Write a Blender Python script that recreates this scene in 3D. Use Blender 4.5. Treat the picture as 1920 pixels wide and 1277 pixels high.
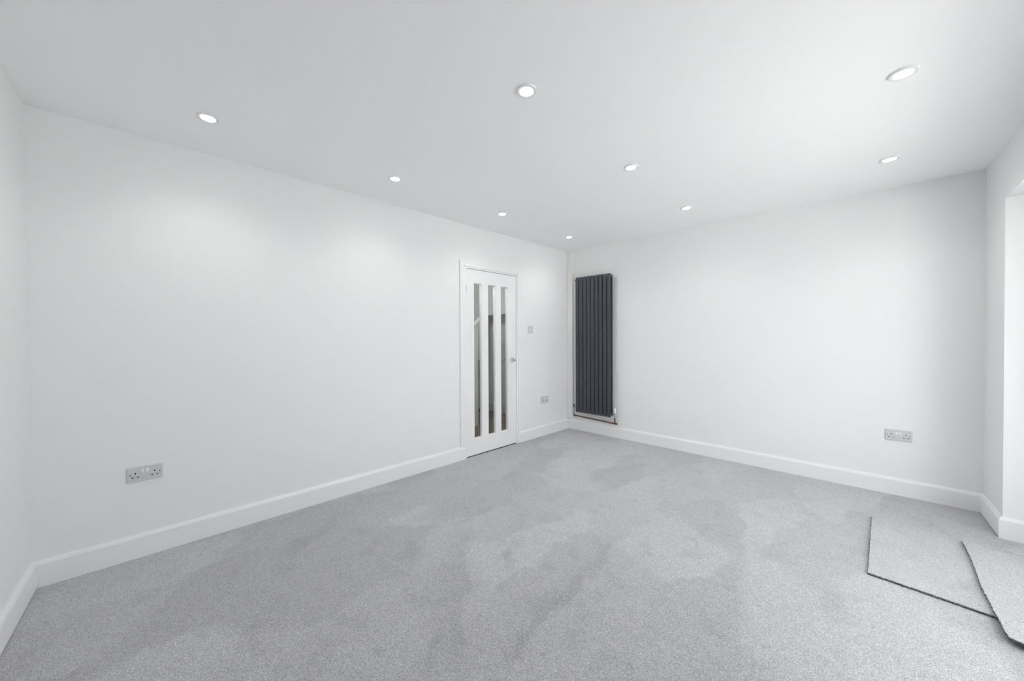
import bpy, bmesh, math, random
from mathutils import Vector, Matrix

random.seed(7)
for o in list(bpy.data.objects):
    bpy.data.objects.remove(o)
sc = bpy.context.scene
COL = sc.collection

# ---------------------------------------------------------------- camera
cam_data = bpy.data.cameras.new('camera')
cam = bpy.data.objects.new('camera', cam_data)
COL.objects.link(cam)
F_PX = 661.84
cam_data.sensor_fit = 'HORIZONTAL'
cam_data.sensor_width = 36.0
cam_data.lens = 36.0 * F_PX / 1920.0
cam_data.clip_start = 0.02
YAW, PIT, ROL = 0.80409, -0.0094, -0.0041
fw = Vector((-math.sin(YAW) * math.cos(PIT), math.cos(YAW) * math.cos(PIT), math.sin(PIT)))
r0 = Vector((math.cos(YAW), math.sin(YAW), 0))
u0 = r0.cross(fw)
rt = math.cos(ROL) * r0 + math.sin(ROL) * u0
up = -math.sin(ROL) * r0 + math.cos(ROL) * u0
M = Matrix((rt, up, -fw)).transposed().to_4x4()
M.translation = Vector((3.0032, -3.9864, 1.2692))
cam.matrix_world = M
sc.camera = cam

# ---------------------------------------------------------------- exposure, world, daylight
vs = sc.view_settings
vs.view_transform = 'Standard'
vs.look = 'None'
vs.gamma = 1.0
vs.use_curve_mapping = False
vs.exposure = 0.0
SKY = 4.35
DIFFUSER = 45.0
BEAM = 8.8             # watts per downlight beam
HALL_FILL = 27.0  # unseen fill light added to brighten the hall

world = bpy.data.worlds.new('overcast_sky')
sc.world = world
world.use_nodes = True
bgn = world.node_tree.nodes['Background']
bgn.inputs[0].default_value = (0.975, 0.987, 1.0, 1)
bgn.inputs[1].default_value = SKY
SUN = 18.0
sl = bpy.data.lights.new('sun', 'SUN')
sl.energy = SUN
sl.angle = math.radians(4)
so = bpy.data.objects.new('sun', sl)
so.rotation_euler = Vector((.55, .10, -1)).to_track_quat('-Z', 'Y').to_euler()
COL.objects.link(so)
try:
    sc.cycles.max_bounces = 12
    sc.cycles.diffuse_bounces = 8
    sc.cycles.glossy_bounces = 6
    sc.cycles.transmission_bounces = 8
    sc.cycles.use_denoising = True
    sc.cycles.adaptive_threshold = 0.02
    sc.cycles.sample_clamp_indirect = 10
except Exception:
    pass


# ---------------------------------------------------------------- materials
def mat(name, col, rough=0.5, metal=0.0, spec=0.5, bump=0.0, bscale=200.0, var=0.0, vscale=3.0, sheen=0.0, emit=None):
    m = bpy.data.materials.new(name)
    m.use_nodes = True
    nt = m.node_tree
    b = nt.nodes['Principled BSDF']
    b.inputs['Base Color'].default_value = (*col, 1)
    b.inputs['Roughness'].default_value = rough
    b.inputs['Metallic'].default_value = metal
    b.inputs['Specular IOR Level'].default_value = spec
    tc = nt.nodes.new('ShaderNodeTexCoord')
    if var:
        n = nt.nodes.new('ShaderNodeTexNoise')
        n.inputs['Scale'].default_value = vscale
        n.inputs['Detail'].default_value = 4
        nt.links.new(tc.outputs['Object'], n.inputs['Vector'])
        r = nt.nodes.new('ShaderNodeMapRange')
        r.inputs[1].default_value = .3
        r.inputs[2].default_value = .7
        r.inputs[3].default_value = 1 - var
        r.inputs[4].default_value = 1 + var
        nt.links.new(n.outputs[0], r.inputs[0])
        mx = nt.nodes.new('ShaderNodeVectorMath')
        mx.operation = 'SCALE'
        mx.inputs[0].default_value = col
        nt.links.new(r.outputs[0], mx.inputs['Scale'])
        nt.links.new(mx.outputs[0], b.inputs['Base Color'])
    if bump:
        n = nt.nodes.new('ShaderNodeTexNoise')
        n.inputs['Scale'].default_value = bscale
        n.inputs['Detail'].default_value = 3
        nt.links.new(tc.outputs['Object'], n.inputs['Vector'])
        bp = nt.nodes.new('ShaderNodeBump')
        bp.inputs['Strength'].default_value = bump
        bp.inputs['Distance'].default_value = 0.002
        nt.links.new(n.outputs[0], bp.inputs['Height'])
        nt.links.new(bp.outputs[0], b.inputs['Normal'])
    if emit:
        b.inputs['Emission Color'].default_value = (*emit[0], 1)
        b.inputs['Emission Strength'].default_value = emit[1]
    return m


# trodden and brushed marks in the pile: start, end, width (sign = side that is dark), depth
MARKS = [((1.92, -2.00), (1.99, -2.38), -.20, .13), ((1.99, -2.36), (1.97, -2.84), -.18, .17), ((1.97, -2.80), (2.01, -3.06), -.16, .12),
         ((1.28, -2.16), (1.45, -2.50), -.14, .08), ((1.43, -2.42), (1.60, -2.67), .09, .13), ((1.22, -2.52), (1.37, -2.76), -.26, .10),
         ((1.35, -2.72), (1.66, -2.99), -.30, .12), ((1.62, -2.95), (1.90, -3.11), -.22, .11), ((.93, -2.24), (.94, -2.44), .10, .09),
         ((.94, -2.40), (1.02, -2.64), .12, .07), ((.40, -3.15), (.68, -3.48), -.24, .10),
         ((1.28, -.68), (1.18, -1.06), .20, .07)]


def carpet_material(name):
    """cut-pile twist carpet: salt-and-pepper tufts, soft marks where the pile has been brushed and trodden"""
    m = bpy.data.materials.new(name)
    m.use_nodes = True
    nt = m.node_tree
    L = nt.links.new
    b = nt.nodes['Principled BSDF']
    b.inputs['Roughness'].default_value = 1.0
    b.inputs['Specular IOR Level'].default_value = 0.05
    b.inputs['Sheen Weight'].default_value = 0.4
    b.inputs['Sheen Roughness'].default_value = 0.5
    tc = nt.nodes.new('ShaderNodeTexCoord')
    off = nt.nodes.new('ShaderNodeVectorMath')          # keeps the flat pile off the lattice planes of the noise
    off.operation = 'ADD'
    L(tc.outputs['Object'], off.inputs[0])
    off.inputs[1].default_value = (.013, .027, .0022)

    def noise(scale, detail=2.0, rough=0.5, dist=0.0, vec=None):
        n = nt.nodes.new('ShaderNodeTexNoise')
        n.inputs['Scale'].default_value = scale
        n.inputs['Detail'].default_value = detail
        n.inputs['Roughness'].default_value = rough
        n.inputs['Distortion'].default_value = dist
        L(vec or off.outputs[0], n.inputs['Vector'])
        return n.outputs[0]

    def rng(x, a, bb, c, d, smooth=False):
        r = nt.nodes.new('ShaderNodeMapRange')
        if smooth:
            r.interpolation_type = 'SMOOTHSTEP'
        for i, v in enumerate((a, bb, c, d)):
            r.inputs[i + 1].default_value = v
        L(x, r.inputs[0])
        return r.outputs[0]

    def mul(x, y):
        k = nt.nodes.new('ShaderNodeMath')
        k.operation = 'MULTIPLY'
        L(x, k.inputs[0])
        L(y, k.inputs[1])
        return k.outputs[0]

    def math2(op, x, y=None, z=None):
        k = nt.nodes.new('ShaderNodeMath')
        k.operation = op
        for idx, q in enumerate((x, y, z)):
            if q is None:
                continue
            if isinstance(q, (int, float)):
                k.inputs[idx].default_value = q
            else:
                L(q, k.inputs[idx])
        return k.outputs[0]

    # tufts
    tuft = rng(noise(340, 2.0, 0.6), .32, .68, .44, 1.56)
    tuft2 = rng(noise(120, 2.0, 0.5), .3, .7, .88, 1.12)
    # pile laid this way and that by brushing and treading: irregular long patches, each with its own lay
    wob = nt.nodes.new('ShaderNodeTexNoise')
    wob.inputs['Scale'].default_value = 3.2
    wob.inputs['Detail'].default_value = 3.0
    L(tc.outputs['Object'], wob.inputs['Vector'])
    wsc = nt.nodes.new('ShaderNodeVectorMath')
    wsc.operation = 'MULTIPLY_ADD'
    L(wob.outputs['Color'], wsc.inputs[0])
    wsc.inputs[1].default_value = (.34, .34, 0)
    L(tc.outputs['Object'], wsc.inputs[2])
    mp = nt.nodes.new('ShaderNodeMapping')
    mp.inputs['Rotation'].default_value = (0, 0, math.radians(-28))
    mp.inputs['Scale'].default_value = (2.7, 1.15, 1.0)
    L(wsc.outputs[0], mp.inputs['Vector'])
    vo = nt.nodes.new('ShaderNodeTexVoronoi')
    vo.feature = 'SMOOTH_F1'
    vo.inputs['Scale'].default_value = 1.0
    vo.inputs['Smoothness'].default_value = 0.22
    L(mp.outputs[0], vo.inputs['Vector'])
    sep = nt.nodes.new('ShaderNodeSeparateColor')
    L(vo.outputs['Color'], sep.inputs[0])
    sweep = rng(sep.outputs[0], .15, .85, .90, 1.065)
    foot = rng(noise(6.0, 2.5, .5, .4), .54, .66, 1.0, .93, True)
    # a few longer marks: crisp along one edge, fading out to the other side
    sx = nt.nodes.new('ShaderNodeSeparateXYZ')
    L(wsc.outputs[0], sx.inputs[0])
    px_, py_ = math2('SUBTRACT', sx.outputs[0], .17), math2('SUBTRACT', sx.outputs[1], .17)
    dark = None
    for (x0, y0), (x1, y1), w, k in MARKS:
        dx, dy = x1 - x0, y1 - y0
        ln = math.hypot(dx, dy)
        dx, dy = dx / ln, dy / ln
        ox, oy = math2('SUBTRACT', px_, x0), math2('SUBTRACT', py_, y0)
        t = math2('MULTIPLY_ADD', ox, dx, math2('MULTIPLY', oy, dy))
        s_ = math2('MULTIPLY_ADD', ox, -dy, math2('MULTIPLY', oy, dx))      # + on the left of the mark
        if w < 0:
            s_ = math2('MULTIPLY', s_, -1.0)
        a = rng(s_, 0.0, .025, 0.0, 1.0, True)
        b_ = rng(s_, .02, abs(w), 1.0, 0.0, True)
        c_ = rng(t, -.05, .07, 0.0, 1.0, True)
        d_ = rng(t, ln - .07, ln + .05, 1.0, 0.0, True)
        one = math2('MULTIPLY', math2('MULTIPLY', mul(a, b_), mul(c_, d_)), k)
        dark = one if dark is None else math2('MAXIMUM', dark, one)
    foot = mul(foot, math2('SUBTRACT', 1.0, dark))
    fine = rng(noise(28, 3.0, .6), .3, .7, .96, 1.04)
    v = mul(mul(mul(tuft, tuft2), mul(sweep, foot)), fine)
    sc_ = nt.nodes.new('ShaderNodeVectorMath')
    sc_.operation = 'SCALE'
    sc_.inputs[0].default_value = (0.465, 0.465, 0.477)
    L(v, sc_.inputs['Scale'])
    L(sc_.outputs[0], b.inputs['Base Color'])
    bp = nt.nodes.new('ShaderNodeBump')
    bp.inputs['Strength'].default_value = 0.55
    bp.inputs['Distance'].default_value = 0.005
    L(noise(340, 2.0, .6), bp.inputs['Height'])
    L(bp.outputs[0], b.inputs['Normal'])
    return m


M_WALL = mat('matt_white_wall_paint', (.85, .85, .85), .55, bump=.05, bscale=180, spec=.3)
M_CEIL = mat('matt_white_ceiling_paint', (.95, .95, .95), .8, bump=.04, bscale=160, spec=.2)
M_TRIM = mat('white_satinwood_paint', (.86, .86, .862), .35, spec=.4, bump=.03, bscale=60)
M_DOOR = mat('white_door_paint', (.86, .86, .864), .38, spec=.4, bump=.03, bscale=40)
M_CARPET = carpet_material('grey_twist_carpet')
M_EDGE_SHADE = mat('carpet_edge_shade', (.08, .08, .082), .95, bump=.6, bscale=400)  # dark colour stands in for shade deep in the cut pile edge
M_ANTH = mat('anthracite_powder_coat', (.055, .058, .073), .42, spec=.45, bump=.08, bscale=900)
M_CHROME = mat('chrome', (.58, .58, .59), .16, metal=1.0, var=.03)
M_COPPER = mat('copper', (.17, .075, .048), .5, metal=1.0, var=.25, vscale=14)
M_COPDARK = mat('tarnished_copper', (.10, .045, .035), .55, metal=1.0, var=.3, vscale=30)
M_PLATE = mat('pale_grey_faceplate', (.63, .63, .645), .35, spec=.4, var=.02, vscale=30)
M_ROCKER = mat('white_rocker_plastic', (.84, .84, .85), .3, spec=.4, var=.01)
M_HOLE = mat('dark_pin_hole', (.012, .012, .012), .9, var=.1)
M_SCREW = mat('dull_screw_steel', (.13, .13, .13), .6, metal=.3, var=.1)
M_BEZEL = mat('white_bezel', (.84, .84, .85), .35, var=.01)
M_LENS = mat('lit_lens', (.9, .9, .9), .5, var=.01, emit=((1.0, .99, .98), DIFFUSER))
M_WVALVE = mat('white_valve_plastic', (.78, .78, .79), .35, var=.02)
M_TAPE = mat('yellow_plug_plastic', (.46, .45, .10), .4, var=.15, vscale=60)
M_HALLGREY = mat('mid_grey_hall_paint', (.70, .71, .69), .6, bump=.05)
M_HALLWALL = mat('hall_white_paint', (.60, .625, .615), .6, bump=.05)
M_FRAME = mat('white_window_plastic', (.84, .845, .85), .3, var=.01)
M_UNDER = mat('dark_gap_fill', (.03, .03, .03), .8, var=.1)


def wood_material():
    m = mat('brown_oak_board', (.17, .125, .085), .5)
    nt = m.node_tree
    b = nt.nodes['Principled BSDF']
    tc = nt.nodes.new('ShaderNodeTexCoord')
    mp = nt.nodes.new('ShaderNodeMapping')
    mp.inputs['Scale'].default_value = (14, 1.2, 1)
    n = nt.nodes.new('ShaderNodeTexNoise')
    n.inputs['Scale'].default_value = 6
    n.inputs['Detail'].default_value = 6
    cr = nt.nodes.new('ShaderNodeValToRGB')
    cr.color_ramp.elements[0].position = .3
    cr.color_ramp.elements[0].color = (.12, .085, .055, 1)
    cr.color_ramp.elements[1].position = .7
    cr.color_ramp.elements[1].color = (.26, .20, .14, 1)
    oi = nt.nodes.new('ShaderNodeObjectInfo')
    ad = nt.nodes.new('ShaderNodeVectorMath')
    nt.links.new(tc.outputs['Object'], ad.inputs[0])
    nt.links.new(oi.outputs['Random'], ad.inputs[1])
    nt.links.new(ad.outputs[0], mp.inputs[0])
    nt.links.new(mp.outputs[0], n.inputs['Vector'])
    nt.links.new(n.outputs[0], cr.inputs[0])
    nt.links.new(cr.outputs[0], b.inputs['Base Color'])
    return m


def glass_material():
    m = bpy.data.materials.new('clear_glass')
    m.use_nodes = True
    nt = m.node_tree
    nt.nodes.clear()
    out = nt.nodes.new('ShaderNodeOutputMaterial')
    mix = nt.nodes.new('ShaderNodeMixShader')
    lw = nt.nodes.new('ShaderNodeLayerWeight')       # Schlick reflectance, the same from either face
    lw.inputs[0].default_value = 0.5
    pw = nt.nodes.new('ShaderNodeMath')
    pw.operation = 'POWER'
    pw.inputs[1].default_value = 5.0
    nt.links.new(lw.outputs['Facing'], pw.inputs[0])
    fr = nt.nodes.new('ShaderNodeMapRange')
    fr.inputs[3].default_value = 0.04
    fr.inputs[4].default_value = 1.0
    nt.links.new(pw.outputs[0], fr.inputs[0])
    tr = nt.nodes.new('ShaderNodeBsdfTransparent')
    tr.inputs[0].default_value = (.975, .978, .980, 1)
    gl = nt.nodes.new('ShaderNodeBsdfGlossy')
    gl.inputs['Roughness'].default_value = 0.01
    nt.links.new(fr.outputs[0], mix.inputs[0])
    nt.links.new(tr.outputs[0], mix.inputs[1])
    nt.links.new(gl.outputs[0], mix.inputs[2])
    nt.links.new(mix.outputs[0], out.inputs[0])
    return m


M_WOOD = wood_material()
M_GLASS = glass_material()


# ---------------------------------------------------------------- helpers
def tag(o, label=None, cat=None, group=None, kind=None):
    if label:
        o['label'] = label
    if cat:
        o['category'] = cat
    if group:
        o['group'] = group
    if kind:
        o['kind'] = kind
    return o


def obj(name, bm, m, parent=None, mw=None, smooth=False, recalc=True):
    if recalc:
        bmesh.ops.recalc_face_normals(bm, faces=bm.faces)
    me = bpy.data.meshes.new(name)
    bm.to_mesh(me)
    bm.free()
    for mm in (m if isinstance(m, (list, tuple)) else [m]):
        me.materials.append(mm)
    o = bpy.data.objects.new(name, me)
    COL.objects.link(o)
    if parent is not None:
        o.parent = parent
    if mw is not None:
        o.matrix_world = mw
    if smooth:
        for p in me.polygons:
            p.use_smooth = True
        try:
            me.set_sharp_from_angle(angle=math.radians(35))
        except Exception:
            pass
    return o


def thing(name, loc, rz=0.0):
    o = bpy.data.objects.new(name, None)
    COL.objects.link(o)
    o.empty_display_size = .1
    o.location = loc
    o.rotation_euler = (0, 0, rz)
    return o


def box(bm, lo, hi, fn=None, bevel=0.0, segs=2, mi=0):
    lo, hi = [min(a, b) for a, b in zip(lo, hi)], [max(a, b) for a, b in zip(lo, hi)]
    vs_ = []
    for z in (lo[2], hi[2]):
        for x, y in ((lo[0], lo[1]), (hi[0], lo[1]), (hi[0], hi[1]), (lo[0], hi[1])):
            p = Vector((x, y, z))
            vs_.append(bm.verts.new(fn(p) if fn else p))
    fs = [(3, 2, 1, 0), (4, 5, 6, 7), (0, 1, 5, 4), (1, 2, 6, 5), (2, 3, 7, 6), (3, 0, 4, 7)]
    faces = [bm.faces.new([vs_[i] for i in f]) for f in fs]
    for f in faces:
        f.material_index = mi
    if bevel:
        es = list({e for f in faces for e in f.edges})
        r = bmesh.ops.bevel(bm, geom=es, offset=bevel, segments=segs, profile=.5, affect='EDGES')
        for f in r['faces']:
            f.material_index = mi
    return faces


def prism(bm, pts, z0, z1, fn=None):
    a = [bm.verts.new(fn(Vector((x, y, z0))) if fn else (x, y, z0)) for x, y in pts]
    b = [bm.verts.new(fn(Vector((x, y, z1))) if fn else (x, y, z1)) for x, y in pts]
    bm.faces.new(a[::-1])
    bm.faces.new(b)
    n = len(pts)
    for i in range(n):
        j = (i + 1) % n
        bm.faces.new((a[i], a[j], b[j], b[i]))


def tube(bm, pts, rad, n=12, caps=True):
    """round bar through pts, rad may be a list"""
    pts = [Vector(p) for p in pts]
    rads = rad if isinstance(rad, (list, tuple)) else [rad] * len(pts)
    rings = []
    prev = None
    for i, p in enumerate(pts):
        if i == 0:
            t = pts[1] - pts[0]
        elif i == len(pts) - 1:
            t = pts[-1] - pts[-2]
        else:
            t = (pts[i + 1] - p).normalized() + (p - pts[i - 1]).normalized()
        t.normalize()
        if prev is None:
            a = Vector((0, 0, 1)) if abs(t.z) < .9 else Vector((1, 0, 0))
            x = t.cross(a).normalized()
        else:
            x = (prev - t * prev.dot(t)).normalized()
        prev = x
        y = t.cross(x)
        rings.append([bm.verts.new(p + rads[i] * (math.cos(k * 2 * math.pi / n) * x + math.sin(k * 2 * math.pi / n) * y)) for k in range(n)])
    for a, b in zip(rings, rings[1:]):
        for k in range(n):
            bm.faces.new((a[k], a[(k + 1) % n], b[(k + 1) % n], b[k]))
    if caps:
        bm.faces.new(rings[0][::-1])
        bm.faces.new(rings[-1])


def lathe(bm, prof, n=32, axis='Z', close=False):
    rings = []
    for r, h in prof:
        ring = []
        for k in range(n):
            a = 2 * math.pi * k / n
            c, s = r * math.cos(a), r * math.sin(a)
            ring.append(bm.verts.new((c, s, h) if axis == 'Z' else (c, h, s)))
        rings.append(ring)
    pairs = list(zip(rings, rings[1:]))
    if close:
        pairs.append((rings[-1], rings[0]))
    for a, b in pairs:
        for k in range(n):
            bm.faces.new((a[k], a[(k + 1) % n], b[(k + 1) % n], b[k]))
    return rings


# ---------------------------------------------------------------- room plan
H = 2.449
A0 = Vector((0, 0))
A1 = Vector((.0205, -4.5106))
B1 = Vector((3.5299, .1914))
D1 = Vector((3.5474, -.2505))        # arris of the garden-door recess
RECESS = .42
ADDED_STRIP = .30                            # unseen blank strip beside the glass, added to dim the recess jamb
OPEN_END = -2.8                      # near end of the recess
C1 = Vector((3.62, -4.5106))          # near right corner, beside the camera
HEAD = 2.122
tA = A1.normalized()
nA = Vector((-tA.y, tA.x))
if nA.x < 0:
    nA = -nA
tB = B1.normalized()
nB = Vector((tB.y, -tB.x))
RZ_A = math.atan2(-tA.y, -tA.x)       # objects on the left wall face the room along their local -Y
RZ_B = math.atan2(tB.y, tB.x)


def FA(p):      # (s along wall from far corner, o out into the room, z)
    q = tA * p[0] + nA * p[1]
    return Vector((q.x, q.y, p[2]))


def FB(p):
    q = tB * p[0] + nB * p[1]
    return Vector((q.x, q.y, p[2]))


def wall_pt_A(s, z, o=0.0):
    return FA((s, o, z))


def wall_pt_B(s, z, o=0.0):
    return FB((s, o, z))


T = .11
DS0, DS1 = 1.030, 1.7655              # door slab along the left wall
DZ0, DZ1 = .009, 1.992
JAMB = .030

# ---- floor, ceiling
bm = bmesh.new()
prism(bm, [(0, 0), (B1.x, B1.y), (D1.x, D1.y), (D1.x + RECESS + .06, D1.y), (D1.x + RECESS + .06, OPEN_END),
           (C1.x - .02, OPEN_END), (C1.x, C1.y), (A1.x, A1.y)][::-1], -.10, 0)
floor = tag(obj('floor', bm, M_CARPET), 'grey speckled twist-pile fitted carpet over the whole room', 'floor', kind='structure')

bm = bmesh.new()
prism(bm, [(-.1, .15), (3.9, .42), (4.4, .42), (4.4, -4.7), (-.1, -4.7)], H, H + .1)
tag(obj('ceiling', bm, M_CEIL), 'plain white ceiling dotted with round downlights', 'ceiling', kind='structure')

# ---- left wall with the doorway
bm = bmesh.new()
O0, O1, OZ = DS0 - JAMB, DS1 + JAMB, DZ1 + JAMB
box(bm, (-T, -T, -.1), (O0, 0, H), FA)
box(bm, (O1, -T, -.1), (4.62, 0, H), FA)
box(bm, (O0, -T, OZ), (O1, 0, H), FA)
tag(obj('wall_left', bm, M_WALL), 'long plain white wall with the glazed door at its far end', 'wall', kind='structure')

# ---- back wall with slim pipe boxing in its left corner
bm = bmesh.new()
box(bm, (0, -T, -.1), (B1.length + .2, 0, H), FB)
tag(obj('wall_back', bm, M_WALL), 'plain white far wall carrying the dark radiator', 'wall', kind='structure')
bm = bmesh.new()
box(bm, (.0005, 0, .146), (.087, .030, H), FB, bevel=.004)
tag(obj('trim_1', bm, M_WALL), 'slim white boxed-in strip running up the far corner beside the radiator', 'trim', kind='structure')

# ---- near wall
bm = bmesh.new()
prism(bm, [(A1.x - .1, A1.y), (C1.x + .2, C1.y), (C1.x + .2, C1.y - .1), (A1.x - .1, A1.y - .1)], -.1, H)
tag(obj('wall_near', bm, M_WALL), 'white end wall at the left edge of the photo', 'wall', kind='structure')

# ---- right wall: short return, recess jamb, header, near pier
XR = D1.x + RECESS
bm = bmesh.new()
prism(bm, [(B1.x, B1.y), (D1.x, D1.y), (XR + .12, D1.y), (XR + .12, .42), (B1.x + .01, .42)], -.1, H)
prism(bm, [(D1.x, D1.y), (XR + .12, D1.y), (XR + .12, OPEN_END), (D1.x + .05, OPEN_END)][::-1], HEAD, H)
prism(bm, [(C1.x - .03, OPEN_END), (XR + .12, OPEN_END), (XR + .12, C1.y - .1), (C1.x, C1.y - .1)][::-1], -.1, H)
prism(bm, [(XR - .04, D1.y), (XR + .12, D1.y), (XR + .12, D1.y - ADDED_STRIP), (XR - .04, D1.y - ADDED_STRIP)][::-1], -.1, HEAD)
tag(obj('wall_right', bm, M_WALL), 'white window wall at the right with a deep bright recess', 'wall', kind='structure')

# ---- skirting boards: one moulded profile swept with mitres
SK = .134
PROF = [(0, 0), (.018, 0), (.018, .1085), (.0140, .1095), (.0140, .1115), (.0168, .1120), (.0150, .1190), (.0115, .1260), (.0085, .1315), (.0070, SK), (0, SK)]
PATH = [C1, A1, A0, B1, D1, Vector((XR - .07, D1.y))]


PATH_NEAR = [Vector((XR - .07, OPEN_END)), Vector((C1.x - .03, OPEN_END)), Vector((C1.x, C1.y + .02))]


def offset_path(o, PATH):
    out = []
    n = len(PATH)
    for i, p in enumerate(PATH):
        def nrm(a, b):
            d = (b - a).normalized()
            return Vector((d.y, -d.x))
        if i == 0:
            out.append(p + nrm(PATH[0], PATH[1]) * o)
        elif i == n - 1:
            out.append(p + nrm(PATH[-2], PATH[-1]) * o)
        else:
            n1, n2 = nrm(PATH[i - 1], p), nrm(p, PATH[i + 1])
            out.append(p + (n1 + n2) * (o / (1 + n1.dot(n2))))
    return out


def skirting(name, seg, t0=None, t1=None, label='', gap=0.0, path=PATH):
    """segment seg of PATH, optionally cut square at s=t0/t1 (measured on the left wall)"""
    bm = bmesh.new()
    ends = [[], []]
    for o, z in PROF:
        z = max(z, gap)
        op = offset_path(o, path)
        a, b = op[seg], op[seg + 1]
        if t0 is not None:
            a = (tA * t0 + nA * o)
        if t1 is not None:
            b = (tA * t1 + nA * o)
        ends[0].append(bm.verts.new((a.x, a.y, z)))
        ends[1].append(bm.verts.new((b.x, b.y, z)))
    n = len(PROF)
    for i in range(n):
        j = (i + 1) % n
        bm.faces.new((ends[0][i], ends[0][j], ends[1][j], ends[1][i]))
    bm.faces.new(ends[0])
    bm.faces.new(ends[1][::-1])
    return tag(obj(name, bm, M_TRIM), label, 'skirting board', kind='structure')


skirting('baseboard_near', 0, label='white moulded skirting board along the end wall at the left edge', gap=.004)
skirting('baseboard_left', 1, None, 1.7985, 'long white moulded skirting board on the left wall up to the door')
skirting('baseboard_left', 1, .978, None, 'short white skirting board between the door and the far corner')
skirting('baseboard_back', 2, label='white moulded skirting board under the radiator along the far wall')
skirting('baseboard_right', 3, label='very short shaded skirting board on the return at the right', gap=.006)
skirting('baseboard_right', 4, label='bright white skirting board inside the window recess at the right edge')
skirting('baseboard_right', 0, label='white skirting board on the near side of the window recess', path=PATH_NEAR)
skirting('baseboard_right', 1, label='white skirting board on the pier beside the camera', path=PATH_NEAR)

# ---- door lining and architraves
door_trim = tag(thing('trim_2', FA((1.4, 0, 0)), RZ_A), 'white painted frame around the glazed door', 'door frame', kind='structure')
bpy.context.view_layer.update()
INV = door_trim.matrix_world.inverted()


def FAl(p):
    return INV @ FA(p)


def trim_part(name, *boxes, bev=.0015):
    bm = bmesh.new()
    for lo, hi in boxes:
        box(bm, lo, hi, FAl, bevel=bev, segs=1)
    return obj(name, bm, M_TRIM, door_trim)


trim_part('jamb', ((DS1 + .003, -T, 0), (DS1 + JAMB - .0005, .006, DZ1 + .003)))
trim_part('jamb', ((O0 + .0005, -T, 0), (DS0 - .003, .006, DZ1 + .003)))
trim_part('head_jamb', ((O0 + .0005, -T, DZ1 + .0035), (O1 - .0005, .006, OZ - .0005)))
trim_part('door_stop', ((DS1 - .012, -.075, 0), (DS1 + .0025, -.044, DZ1)), ((DS0 - .0025, -.075, 0), (DS0 + .012, -.044, DZ1)),
          ((DS0 + .0125, -.075, DZ1 - .012), (DS1 - .0125, -.044, DZ1)))
trim_part('architrave', ((.968, .0005, 0), (O0 + .008, .014, 2.036)), bev=.004)
trim_part('architrave', ((O1 - .002, .0005, SK + .0005), (1.851, .014, 2.066)), bev=.004)
trim_part('head_architrave', ((O0 + .0085, .0005, OZ - .012), (O1 - .0025, .012, 2.034)), bev=.004)

# ---- the door itself
door = tag(thing('door_1', FA((1.4, 0, 0)), RZ_A), 'white door with three tall narrow glass panes and chrome lever', 'door', kind='structure')
PANES = [(1.165, 1.2715), (1.356, 1.4625), (1.5545, 1.660)]
PZ0, PZ1 = .184, 1.850
FO, BO = -.002, -.040
bm = bmesh.new()
edges = [DS0] + [v for p in PANES for v in p] + [DS1]
for i in range(0, len(edges), 2):      # stiles and mullions
    box(bm, (edges[i], BO, DZ0), (edges[i + 1], FO, DZ1), FAl)
for a, b in PANES:                     # rails above and below the panes
    box(bm, (a, BO, DZ0), (b, FO, PZ0), FAl)
    box(bm, (a, BO, PZ1), (b, FO, DZ1), FAl)
bmesh.ops.remove_doubles(bm, verts=bm.verts, dist=1e-5)
obj('door_leaf', bm, M_DOOR, door)
for a, b in PANES:
    bm = bmesh.new()
    g = .008
    for lo, hi in (((a, -.017, PZ0), (a + .004, -.011, PZ1)), ((b - .004, -.017, PZ0), (b, -.011, PZ1)),
                   ((a + .004, -.017, PZ0), (b - .004, -.011, PZ0 + .004)), ((a + .004, -.017, PZ1 - .004), (b - .004, -.011, PZ1))):
        box(bm, lo, hi, FAl)
    bead = obj('glazing_bead', bm, M_DOOR, door)
    bm = bmesh.new()
    box(bm, (a, -.0240, PZ0), (b, -.0175, PZ1), FAl)
    obj('glass_pane', bm, M_GLASS, door)['label'] = 'clear tall glass pane'


def lever(side):
    """side +1 = room side, -1 = hall side"""
    s0, z0 = 1.090, 1.000
    base = FO if side > 0 else BO
    y = lambda d: base + side * d
    bm = bmesh.new()
    rings = []
    for r, d in ((.0, 0), (.0255, 0), (.0255, .006), (.0235, .009), (.014, .0105), (.0, .0105)):
        ring = []
        for k in range(24):
            a = 2 * math.pi * k / 24
            ring.append(bm.verts.new(FAl((s0 + r * math.cos(a), y(d), z0 + r * math.sin(a)))))
        rings.append(ring)
    for ra, rb in zip(rings, rings[1:]):
        for k in range(24):
            bm.faces.new((ra[k], ra[(k + 1) % 24], rb[(k + 1) % 24], rb[k]))
    bmesh.ops.remove_doubles(bm, verts=bm.verts, dist=1e-6)
    h = obj('handle', bm, M_CHROME, door, smooth=True)
    h['label'] = 'chrome lever handle on round rose'
    bm = bmesh.new()
    P = [(s0, y(.008), z0), (s0, y(.035), z0), (s0 + .004, y(.050), z0), (s0 + .016, y(.057), z0 + .001),
         (s0 + .038, y(.058), z0 + .004), (s0 + .060, y(.057), z0 - .001), (s0 + .078, y(.054), z0 - .010), (s0 + .088, y(.050), z0 - .016)]
    tube(bm, [FAl(p) for p in P], [.009, .009, .0095, .0095, .0085, .0085, .0085, .007], 14)
    obj('lever', bm, M_CHROME, h, smooth=True)


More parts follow.
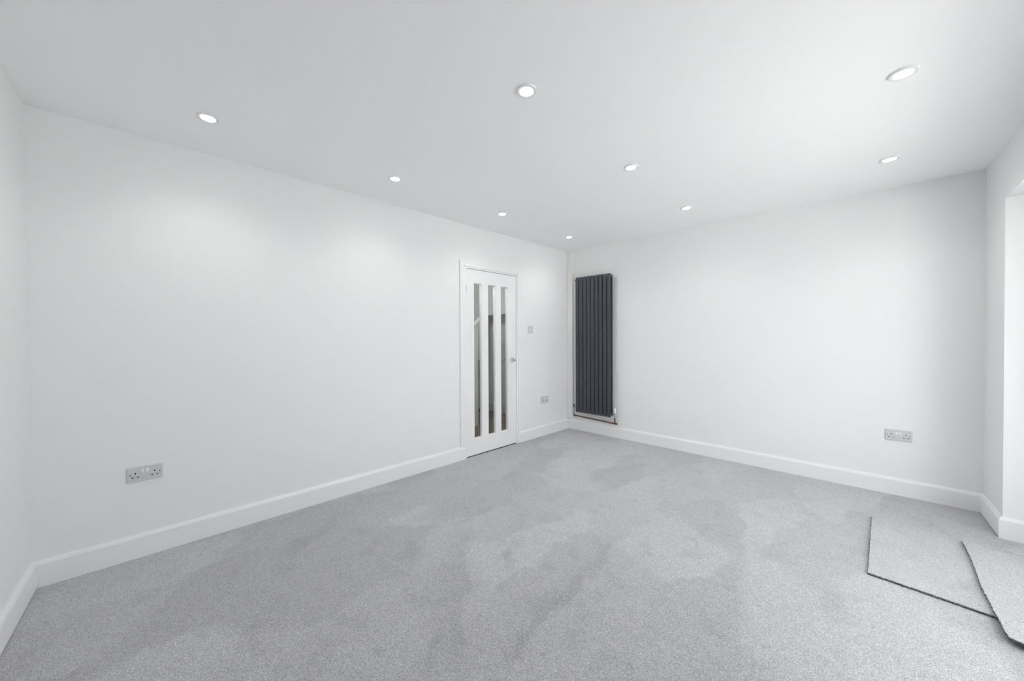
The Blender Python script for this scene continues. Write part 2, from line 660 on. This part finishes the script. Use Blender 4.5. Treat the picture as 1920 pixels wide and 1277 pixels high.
lever(1)
lever(-1)
bm = bmesh.new()
tube(bm, [FAl((DS1 + .0015, .004, 1.737)), FAl((DS1 + .0015, .004, 1.811))], .0045, 10)
box(bm, (DS1 - .001, -.003, 1.739), (DS1 + .004, .003, 1.809), FAl)
obj('hinge', bm, mat('satin_hinge_steel', (.55, .55, .56), .4, metal=1.0, var=.03), door)
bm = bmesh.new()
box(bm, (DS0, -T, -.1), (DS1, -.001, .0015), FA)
tag(obj('door_gap_shade', bm, M_UNDER), 'dark strip coloured as the shade in the gap under the door', 'shade strip', kind='structure')  # near-black colour stands in for the shade under the door

# ---- hall behind the glass
bm = bmesh.new()
prism(bm, [(-T - .001, .02), (-2.3, .02), (-2.3, -3.4), (-T - .03, -3.4)], -.14, -.022)
hall_floor = tag(obj('hall_floor', bm, M_UNDER), 'brown boarded hall floor seen through the door glass', 'floor', kind='structure')
for i in range(11):
    x = -T - .03 - i * .142
    for j, (ya, yb) in enumerate(((.015, -1.05), (-1.053, -2.2))):
        bm = bmesh.new()
        dy = -.25 if i % 2 else 0
        box(bm, (x - .139, max(yb + dy, -3.3), -.022), (x, (ya + dy) if j else ya, -.008 + random.uniform(-.0008, .0008)), bevel=.002, segs=1)
        obj('floorboard', bm, M_WOOD, hall_floor)

bm = bmesh.new()
prism(bm, [(-T - .001, .02), (-2.4, .02), (-2.4, .12), (-T - .001, .12)], -.1, 2.6)        # end wall
prism(bm, [(-2.3, .02), (-2.4, .02), (-2.4, -3.4), (-2.3, -3.4)], -.1, 2.6)
prism(bm, [(-T - .03, -3.4), (-2.4, -3.4), (-2.4, -3.5), (-T - .03, -3.5)], -.1, 2.6)
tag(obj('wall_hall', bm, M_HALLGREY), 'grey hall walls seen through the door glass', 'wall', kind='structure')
bm = bmesh.new()
prism(bm, [(-T - .001, .12), (-2.4, .12), (-2.4, -3.5), (-T - .001, -3.5)], H, H + .1)
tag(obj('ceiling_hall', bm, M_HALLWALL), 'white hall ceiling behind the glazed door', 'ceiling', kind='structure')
# skirting at the foot of the hall end wall
bm = bmesh.new()
prism(bm, [(-T - .002, .019), (-2.29, .019), (-2.29, .002), (-T - .002, .002)], -.008, .125)
tag(obj('baseboard_hall', bm, M_HALLWALL), 'pale skirting board at the foot of the hall end wall', 'skirting board', kind='structure')
# landing over the hall end and the staircase side climbing to it
bm = bmesh.new()
prism(bm, [(-T - .002, .019), (-2.29, .019), (-2.29, -.30), (-T - .002, -.30)], 1.625, H - .001)
tag(obj('wall_landing', bm, M_HALLWALL), 'pale landing side over the hall, flat lower edge', 'wall', kind='structure')
stair = tag(thing('staircase', (-1.0, -.8, -.008)), 'boxed-in staircase side rising behind the left glass pane', 'staircase', kind='structure')
bm = bmesh.new()
pts = [(-.81, -.008), (-.81, 1.46), (-1.9, .46), (-1.9, -.008)]
va = [bm.verts.new((0.0, y + .8, z + .008)) for y, z in pts]
vb = [bm.verts.new((-.06, y + .8, z + .008)) for y, z in pts]
bm.faces.new(va)
bm.faces.new(vb[::-1])
for i in range(4):
    j = (i + 1) % 4
    bm.faces.new((va[i], va[j], vb[j], vb[i]))
obj('spandrel_panel', bm, M_HALLGREY, stair)
bm = bmesh.new()
pts = [(-.70, 1.56), (-.70, 1.605), (-1.9, .505), (-1.9, .46)]
va = [bm.verts.new((.012, y + .8, z + .008)) for y, z in pts]
vb = [bm.verts.new((-.07, y + .8, z + .008)) for y, z in pts]
bm.faces.new(va)
bm.faces.new(vb[::-1])
for i in range(4):
    j = (i + 1) % 4
    bm.faces.new((va[i], va[j], vb[j], vb[i]))
obj('string_board', bm, M_HALLWALL, stair)
bm = bmesh.new()
prism(bm, [(-1.5, -.302), (-1.56, -.302), (-1.56, -3.3), (-1.5, -3.3)], .9, H - .001)
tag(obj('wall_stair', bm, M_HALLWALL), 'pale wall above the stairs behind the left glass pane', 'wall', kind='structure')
pl = bpy.data.lights.new('hall_fill', 'POINT')  # added light without a fitting, brightens the hall behind the glass
pl.energy = HALL_FILL
pl.shadow_soft_size = .08
pl.color = (1, .98, .95)
po = bpy.data.objects.new('hall_fill', pl)
po.location = (-.5, -1.9, 2.3)
COL.objects.link(po)

# ---- garden door filling the recess (out of frame to the right): the room's daylight
win = tag(thing('window_1', (XR, (D1.y - ADDED_STRIP + OPEN_END) / 2, 0)), 'wide white glazed garden door filling the recess at the right', 'window', kind='structure')
WY0, WY1 = OPEN_END + .001, D1.y - ADDED_STRIP - .001
ymid = (WY0 + WY1) / 2


def LW(p):
    return Vector((p[0] - XR, p[1] - ymid, p[2]))


bm = bmesh.new()
for lo, hi in (((XR - .03, WY0, .0005), (XR + .03, WY1, .07)), ((XR - .03, WY0, HEAD - .07), (XR + .03, WY1, HEAD - .0005)),
               ((XR - .03, WY0, .07), (XR + .03, WY0 + .07, HEAD - .07)), ((XR - .03, WY1 - .07, .07), (XR + .03, WY1, HEAD - .07))):
    box(bm, lo, hi, LW, bevel=.003)
obj('window_frame', bm, M_FRAME, win)
NP = 3
step = (WY1 - WY0 - .14) / NP
for i in range(NP):
    y0, y1 = WY0 + .07 + i * step, WY0 + .07 + (i + 1) * step
    bm = bmesh.new()
    w = .055
    for lo, hi in (((XR - .02, y0, .07), (XR + .02, y0 + w, HEAD - .07)), ((XR - .02, y1 - w, .07), (XR + .02, y1, HEAD - .07)),
                   ((XR - .02, y0 + w, .07), (XR + .02, y1 - w, .07 + w)), ((XR - .02, y0 + w, HEAD - .07 - w), (XR + .02, y1 - w, HEAD - .07))):
        box(bm, lo, hi, LW, bevel=.002, segs=1)
    sash = obj('sash', bm, M_FRAME, win)
    bm = bmesh.new()
    box(bm, (XR - .003, y0 + w, .07 + w), (XR + .003, y1 - w, HEAD - .07 - w), LW)
    obj('pane', bm, M_GLASS, sash)
# high hazy sun from behind the house: falls on the ground outside, never through the glass
# unseen ground, made pale to bounce daylight up to the ceiling
bm = bmesh.new()
prism(bm, [(XR + .13, 8), (XR + .13, -12), (16, -12), (16, 8)][::-1], -.25, -.15)
tag(obj('unseen_bounce_ground', bm, mat('pale_bounce_ground', (.74, .74, .72), .9, var=.08, vscale=2, bump=.3)), 'unseen ground outside the garden door, pale to bounce daylight', 'ground', kind='structure')
# daylight guide for the renderer across the opening (a portal adds no light of its own)
al = bpy.data.lights.new('daylight_portal', 'AREA')
al.shape = 'RECTANGLE'
al.size = HEAD
al.size_y = WY1 - WY0
al.cycles.is_portal = True
ao = bpy.data.objects.new('daylight_portal', al)
ao.location = (XR + .10, ymid, HEAD / 2)
ao.rotation_euler = (0, math.radians(90), 0)
COL.objects.link(ao)

# ---------------------------------------------------------------- radiator on the far wall
rad = tag(thing('radiator', wall_pt_B(.432, .262), RZ_B), 'tall anthracite vertical double-column radiator on the far wall by the corner', 'radiator')
# local: x along wall to the right, y into the wall, z up.  wall surface is y=0
RW, RH, PITCH, NCOL = .516, 1.80, .0574, 9
CW = .0482


def column_mesh(name, yf, yb, h):
    bm = bmesh.new()
    box(bm, (-CW / 2, yf, 0), (CW / 2, yb, h), bevel=.0065, segs=3)
    bmesh.ops.recalc_face_normals(bm, faces=bm.faces)
    me = bpy.data.meshes.new(name)
    bm.to_mesh(me)
    bm.free()
    me.materials.append(M_ANTH)
    for p in me.polygons:
        p.use_smooth = True
    me.set_sharp_from_angle(angle=math.radians(50))
    return me


front = column_mesh('front_column', -.100, -.082, RH)
back = column_mesh('back_column', -.048, -.030, RH - .02)
for k in range(NCOL):
    x = (k - (NCOL - 1) / 2) * PITCH
    for nm, me, z in (('front_column', front, 0), ('back_column', back, .01)):
        c = bpy.data.objects.new(nm, me)
        COL.objects.link(c)
        c.parent = rad
        c.location = (x, 0, z)
for z in (.035, RH - .04):
    bm = bmesh.new()
    box(bm, (-RW / 2 + .004, -.083, z - .016), (RW / 2 - .004, -.047, z + .016), bevel=.006)
    obj('header_tube', bm, M_ANTH, rad, smooth=True)
for x in (-.15, .15):
    for z in (.22, RH - .2):
        bm = bmesh.new()
        box(bm, (x - .02, -.031, z - .03), (x + .02, 0, z + .03), bevel=.003)
        obj('wall_bracket', bm, M_ANTH, rad)
bm = bmesh.new()
tube(bm, [(RW / 2 - .006, -.055, RH - .035), (RW / 2 + .004, -.055, RH - .035), (RW / 2 + .012, -.055, RH - .035)], [.011, .011, .008], 12)
box(bm, (RW / 2 + .010, -.060, RH - .039), (RW / 2 + .016, -.050, RH - .031))
obj('bleed_valve', bm, M_CHROME, rad, smooth=True)['label'] = 'small chrome bleed valve at the top right'
bm = bmesh.new()
tube(bm, [(-RW / 2 + .006, -.090, RH - .035), (-RW / 2 - .010, -.090, RH - .035), (-RW / 2 - .014, -.090, RH - .035)], [.012, .012, .009], 12)
box(bm, (-RW / 2 + .002, -.1025, RH - .026), (-RW / 2 + .020, -.1002, RH - .010), bevel=.001, segs=1)
obj('blanking_plug', bm, M_TAPE, rad, smooth=True)['label'] = 'yellow blanking plug at the top left'

# valves (fixed to the radiator)
vl = .035
VX0, VX1 = -RW / 2 - .052, RW / 2 + .032
bm = bmesh.new()
tube(bm, [(-RW / 2 + .006, -.055, vl), (VX0, -.055, vl)], .0085, 12)
tube(bm, [(VX0, -.055, -.042), (VX0, -.055, -.02), (VX0, -.055, -.018), (VX0, -.055, .05), (VX0, -.055, .052), (VX0, -.055, .060)],
     [.0125, .0125, .010, .010, .014, .014], 14)
v = obj('lockshield_valve', bm, M_CHROME, rad, smooth=True)
v['label'] = 'small chrome lockshield valve at the bottom left'
bm = bmesh.new()
tube(bm, [(VX0, -.055, .0605), (VX0, -.055, .088), (VX0, -.055, .094)], [.011, .0105, .006], 14)
obj('valve_cap', bm, M_SCREW, v, smooth=True)
bm = bmesh.new()
tube(bm, [(RW / 2 - .006, -.055, vl), (VX1, -.055, vl)], .0085, 12)
tube(bm, [(VX1, -.055, -.004), (VX1, -.055, .014), (VX1, -.055, .016), (VX1, -.055, .052)], [.0125, .0125, .010, .011], 14)
v = obj('radiator_valve', bm, M_CHROME, rad, smooth=True)
v['label'] = 'white-capped valve at the bottom right'
bm = bmesh.new()
tube(bm, [(VX1, -.055, .0525), (VX1, -.055, .060), (VX1, -.055, .108), (VX1, -.055, .115)], [.013, .0165, .0155, .011], 16)
obj('valve_cap', bm, M_WVALVE, v, smooth=True)['label'] = 'white plastic cap'

# copper pipework just above the skirting
pipe = tag(thing('copper_pipe', wall_pt_B(.432, .18), RZ_B), 'bare copper pipe run low under the radiator above the skirting', 'pipe')
dz = .18 - .262
ZL, ZR = .197 - .18, .177 - .18
PY = -.030
bm = bmesh.new()
tube(bm, [(VX0 + .018, PY - .006, ZL), (VX0 + .05, PY, ZL - .001), (VX1 + .012, PY, ZR)], .0076, 12)
obj('pipe_run', bm, M_COPPER, pipe, smooth=True)
bm = bmesh.new()
tube(bm, [(VX0, -.055, -.0425 - dz), (VX0, -.055, ZL + .022), (VX0 + .003, -.053, ZL + .008), (VX0 + .010, -.045, ZL + .001), (VX0 + .022, PY - .006, ZL)],
     [.0085, .0105, .0108, .0105, .0098], 12)
obj('pipe_elbow', bm, M_COPDARK, pipe, smooth=True)['label'] = 'tarnished copper elbow'
bm = bmesh.new()
tube(bm, [(VX1, -.055, -.0045 - dz), (VX1, -.055, ZR + .03), (VX1, -.050, ZR + .016), (VX1, -.040, ZR + .004), (VX1, PY - .004, ZR)], [.0076, .0076, .0080, .0098, .0098], 12)
tube(bm, [(VX1 - .016, PY, ZR), (VX1 + .020, PY, ZR)], .0098, 12)
obj('pipe_tail', bm, M_COPPER, pipe, smooth=True)
for x in (VX0 + .105, VX1 - .085):
    t = (x - VX0) / (VX1 - VX0)
    zz = ZL + (ZR - ZL) * t
    bm = bmesh.new()
    tube(bm, [(x - .014, PY, zz), (x + .014, PY, zz - .001)], .0100, 12)
    obj('solder_joint', bm, mat('bright_copper_joint', (.45, .26, .18), .4, metal=1.0, var=.1), pipe, smooth=True)


# ---------------------------------------------------------------- sockets and switch
def plate_bm(w, h, d=.0085):
    bm = bmesh.new()
    r = .005
    pts = []
    for cx_, cz_, a0 in ((w / 2 - r, h / 2 - r, 0), (-w / 2 + r, h / 2 - r, 90), (-w / 2 + r, -h / 2 + r, 180), (w / 2 - r, -h / 2 + r, 270)):
        for k in range(5):
            a = math.radians(a0 + k * 22.5)
            pts.append((cx_ + r * math.cos(a), cz_ + r * math.sin(a)))
    rings = []
    for y, ins in ((0, 0), (-d + .003, 0), (-d + .001, .0012), (-d, .0035)):
        rings.append([bm.verts.new((x * (1 - ins / (w / 2)), y, z * (1 - ins / (h / 2)))) for x, z in pts])
    n = len(pts)
    for a, b in zip(rings, rings[1:]):
        for k in range(n):
            bm.faces.new((a[k], a[(k + 1) % n], b[(k + 1) % n], b[k]))
    bm.faces.new(rings[0])
    bm.faces.new(rings[-1])
    return bm


def rocker_bm(w, h, d):
    bm = bmesh.new()
    vs_ = {}
    for x in (-w / 2, w / 2):
        for k, (y, z) in enumerate(((0, -h / 2), (0, h / 2), (-.0035, h / 2), (-.0022, 0), (-.0015, -h / 2))):
            vs_[(x, k)] = bm.verts.new((x, y - d, z))
    for x in (-w / 2, w / 2):
        bm.faces.new([vs_[(x, k)] for k in range(5)])
    for k in range(5):
        j = (k + 1) % 5
        bm.faces.new((vs_[(-w / 2, k)], vs_[(-w / 2, j)], vs_[(w / 2, j)], vs_[(w / 2, k)]))
    return bm


def make_socket(loc, rz, label, group):
    t = tag(thing('double_socket', loc, rz), label, 'socket', group)
    D = .0085
    obj('faceplate', plate_bm(.146, .086, D), M_PLATE, t)
    for sx in (-.0395, .0395):
        for x, z, w, h in ((sx, .007, .0048, .0095), (sx - .011, -.0155, .0085, .0048), (sx + .011, -.0155, .0085, .0048)):
            bm = bmesh.new()
            box(bm, (x - w / 2, -D - .0006, z - h / 2), (x + w / 2, -D + .001, z + h / 2))
            obj('pin_slot', bm, M_HOLE, t)
    for x in (-.0605, .0605):
        bm = bmesh.new()
        lathe(bm, [(.0, -D - .0008), (.0034, -D - .0008), (.0034, -D + .001), (.0, -D + .001)], 14, 'Y')
        bmesh.ops.remove_doubles(bm, verts=bm.verts, dist=1e-6)
        obj('screw', bm, M_SCREW, t).location = (x, 0, 0)
    for x in (-.0095, .0095):
        o = obj('rocker', rocker_bm(.0125, .021, D - .0005), M_ROCKER, t)
        o.location = (x, 0, .0175)
        o['label'] = 'white rocker switch'
    return t


def copy_tree(o, parent=None):
    c = o.copy()
    COL.objects.link(c)
    if parent is not None:
        c.parent = parent
    for ch in o.children:
        copy_tree(ch, c)
    return c


G = 'double wall sockets'
s1 = make_socket(wall_pt_A(4.107, .482), RZ_A, 'pale grey double socket low on the left wall, nearest the left edge', G)
bpy.context.view_layer.update()
for loc, rz, lab in ((wall_pt_A(.517, .459), RZ_A, 'small far double socket between the glazed door and the radiator corner'),
                     (wall_pt_B(3.121, .475), RZ_B, 'pale grey double socket low on the far wall at the right')):
    c = copy_tree(s1)
    c.location = loc
    c.rotation_euler = (0, 0, rz)
    c['label'] = lab

sw = tag(thing('light_switch', wall_pt_A(.7825, 1.362), RZ_A), 'pale grey square light switch on the wall right of the door', 'light switch')
obj('faceplate', plate_bm(.087, .087, .008), M_PLATE, sw)
for x in (-.013, .013):
    o = obj('rocker', rocker_bm(.012, .026, .0075), M_ROCKER, sw)
    o.location = (x, 0, 0)
    o['label'] = 'white rocker switch'

# ---------------------------------------------------------------- downlights
DL = [((.517, -3.837), 'round white downlight above the left wall, leftmost in the photo'),
      ((.516, -2.786), 'second downlight from the left edge, in the row along the left wall'),
      ((.509, -1.705), 'small lit downlight in front of the top of the glazed door'),
      ((.468, -.600), 'smallest lit downlight, nearest the far corner above the radiator'),
      ((1.832, -2.755), 'large lit downlight in the middle of the ceiling near the top edge'),
      ((1.806, -1.678), 'middle lit downlight of the centre row, straight ahead of the door'),
      ((1.778, -.582), 'downlight of the centre row closest to the far wall'),
      ((3.076, -1.612), 'large oval-looking downlight nearest the top right corner'),
      ((3.050, -.527), 'lit downlight by the right end of the far wall')]


def make_downlight():
    t = thing('downlight', (0, 0, H))
    bm = bmesh.new()
    lathe(bm, [(.0310, -.0005), (.0310, -.0050), (.0330, -.0075), (.0445, -.0085), (.0465, -.0080), (.0475, -.0068), (.0478, -.0005)], 40, close=True)
    obj('bezel', bm, M_BEZEL, t, smooth=True)
    bm = bmesh.new()
    r = lathe(bm, [(.0306, -.0008), (.0306, -.0056), (.0270, -.0066)], 32)
    bm.faces.new(r[-1])
    bm.faces.new(r[0])
    obj('lens', bm, M_LENS, t)['label'] = 'bright white lit lens'
    ld = bpy.data.lights.new('beam', 'SPOT')
    ld.energy = BEAM
    ld.spot_size = math.radians(140)
    ld.spot_blend = 1.0
    ld.shadow_soft_size = .025
    ld.color = (1.0, .99, .98)
    lo = bpy.data.objects.new('beam', ld)
    COL.objects.link(lo)
    lo.parent = t
    lo.location = (0, 0, -.036)
    return t


proto = make_downlight()
bpy.context.view_layer.update()
for i, ((x, y), lab) in enumerate(DL):
    o = proto if i == 0 else copy_tree(proto)
    o.location = (x, y, H)
    tag(o, lab, 'downlight', 'recessed ceiling downlights')


# ---------------------------------------------------------------- loose carpet offcuts
def offcut(name, outline, z0, th, label, lift=None, fuzz_sides=(), tipmax=1.0):
    """outline: list of corner points; sides are cut by hand, so they wander a little"""
    rnd = random.Random(len(label))
    ring = []
    n = len(outline)
    for i in range(n):
        a, b = Vector(outline[i]), Vector(outline[(i + 1) % n])
        L_ = (b - a).length
        k = max(1, int(L_ / .008))
        d = (b - a) / L_
        nn = Vector((d.y, -d.x))
        for j in range(k):
            p = a + (b - a) * (j / k)
            ring.append((p + nn * (rnd.gauss(0, .0011) if j else 0), i))
    c = sum((Vector(p) for p in outline), Vector((0, 0))) / n
    lf = lift or (lambda x, y: 0.0)
    t = tag(thing(name, (c.x, c.y, z0)), label, 'carpet offcut', 'loose carpet offcuts')

    def slab(nm, za, zb, m, grow):
        bm = bmesh.new()
        lo, hi = [], []
        for p, _ in ring:
            q = p - c
            q = q * (1 + grow / max(q.length, 1e-6))
            zz = lf(p.x, p.y)
            lo.append(bm.verts.new((q.x, q.y, za + zz)))
            hi.append(bm.verts.new((q.x, q.y, zb + zz)))
        m_ = len(ring)
        for i in range(m_):
            j = (i + 1) % m_
            bm.faces.new((lo[i], lo[j], hi[j], hi[i]))
        bm.faces.new(hi)
        bm.faces.new(lo[::-1])
        return obj(nm, bm, m, t)

    slab('edge_shade', .0004, .0082, M_EDGE_SHADE, .0)
    slab('pile', .0082, th, M_CARPET, -.0016)
    # frayed tufts along the cut edges
    bm = bmesh.new()
    for p, side in ring:
        if side not in fuzz_sides:
            continue
        for _ in range(3):
            q = p - c + Vector((rnd.uniform(-.004, .004), rnd.uniform(-.004, .004)))
            zz = lf(p.x, p.y)
            base = Vector((q.x, q.y, rnd.uniform(.003, th - .002) + zz))
            tip = base + Vector((rnd.uniform(-.005, .005), rnd.uniform(-.005, .005), rnd.uniform(.002, .006)))
            tip.z = min(tip.z, tipmax + zz)
            w = Vector((rnd.uniform(-1, 1), rnd.uniform(-1, 1), 0)).normalized() * .0012
            w2 = Vector((-w.y, w.x, 0))
            v0, v1, v2, v3 = (bm.verts.new(base + w), bm.verts.new(base - w), bm.verts.new(base + w2), bm.verts.new(tip))
            bm.faces.new((v0, v2, v3))
            bm.faces.new((v2, v1, v3))
            bm.faces.new((v1, v0, v3))
    tag(obj('frayed_edge', bm, M_CARPET, t), kind='stuff')
    return t


offcut('carpet_offcut', [(2.976, -.478), (2.968, -1.335), (3.20, -1.340), (3.62, -1.352), (3.63, -.50)], 0, .012,
       'loose grey carpet offcut lying flat, left one of the two, tucked underneath', fuzz_sides=(0, 1, 2), tipmax=.0119)
offcut('carpet_offcut', [(3.360, -.540), (3.367, -.80), (3.361, -1.106), (3.371, -1.339), (3.379, -1.522), (3.43, -1.553), (3.90, -1.60), (3.90, -.62)], .0122, .012,
       'loose grey carpet offcut at the right edge, overlapping the other one',
       lift=lambda x, y: (.010 * max(0, min(1, (3.0 * max(0, x - 3.37) + max(0, -y - 1.40)) * 4)) if y < -1.35 else 0),
       fuzz_sides=(0, 1, 2, 3, 4, 5))
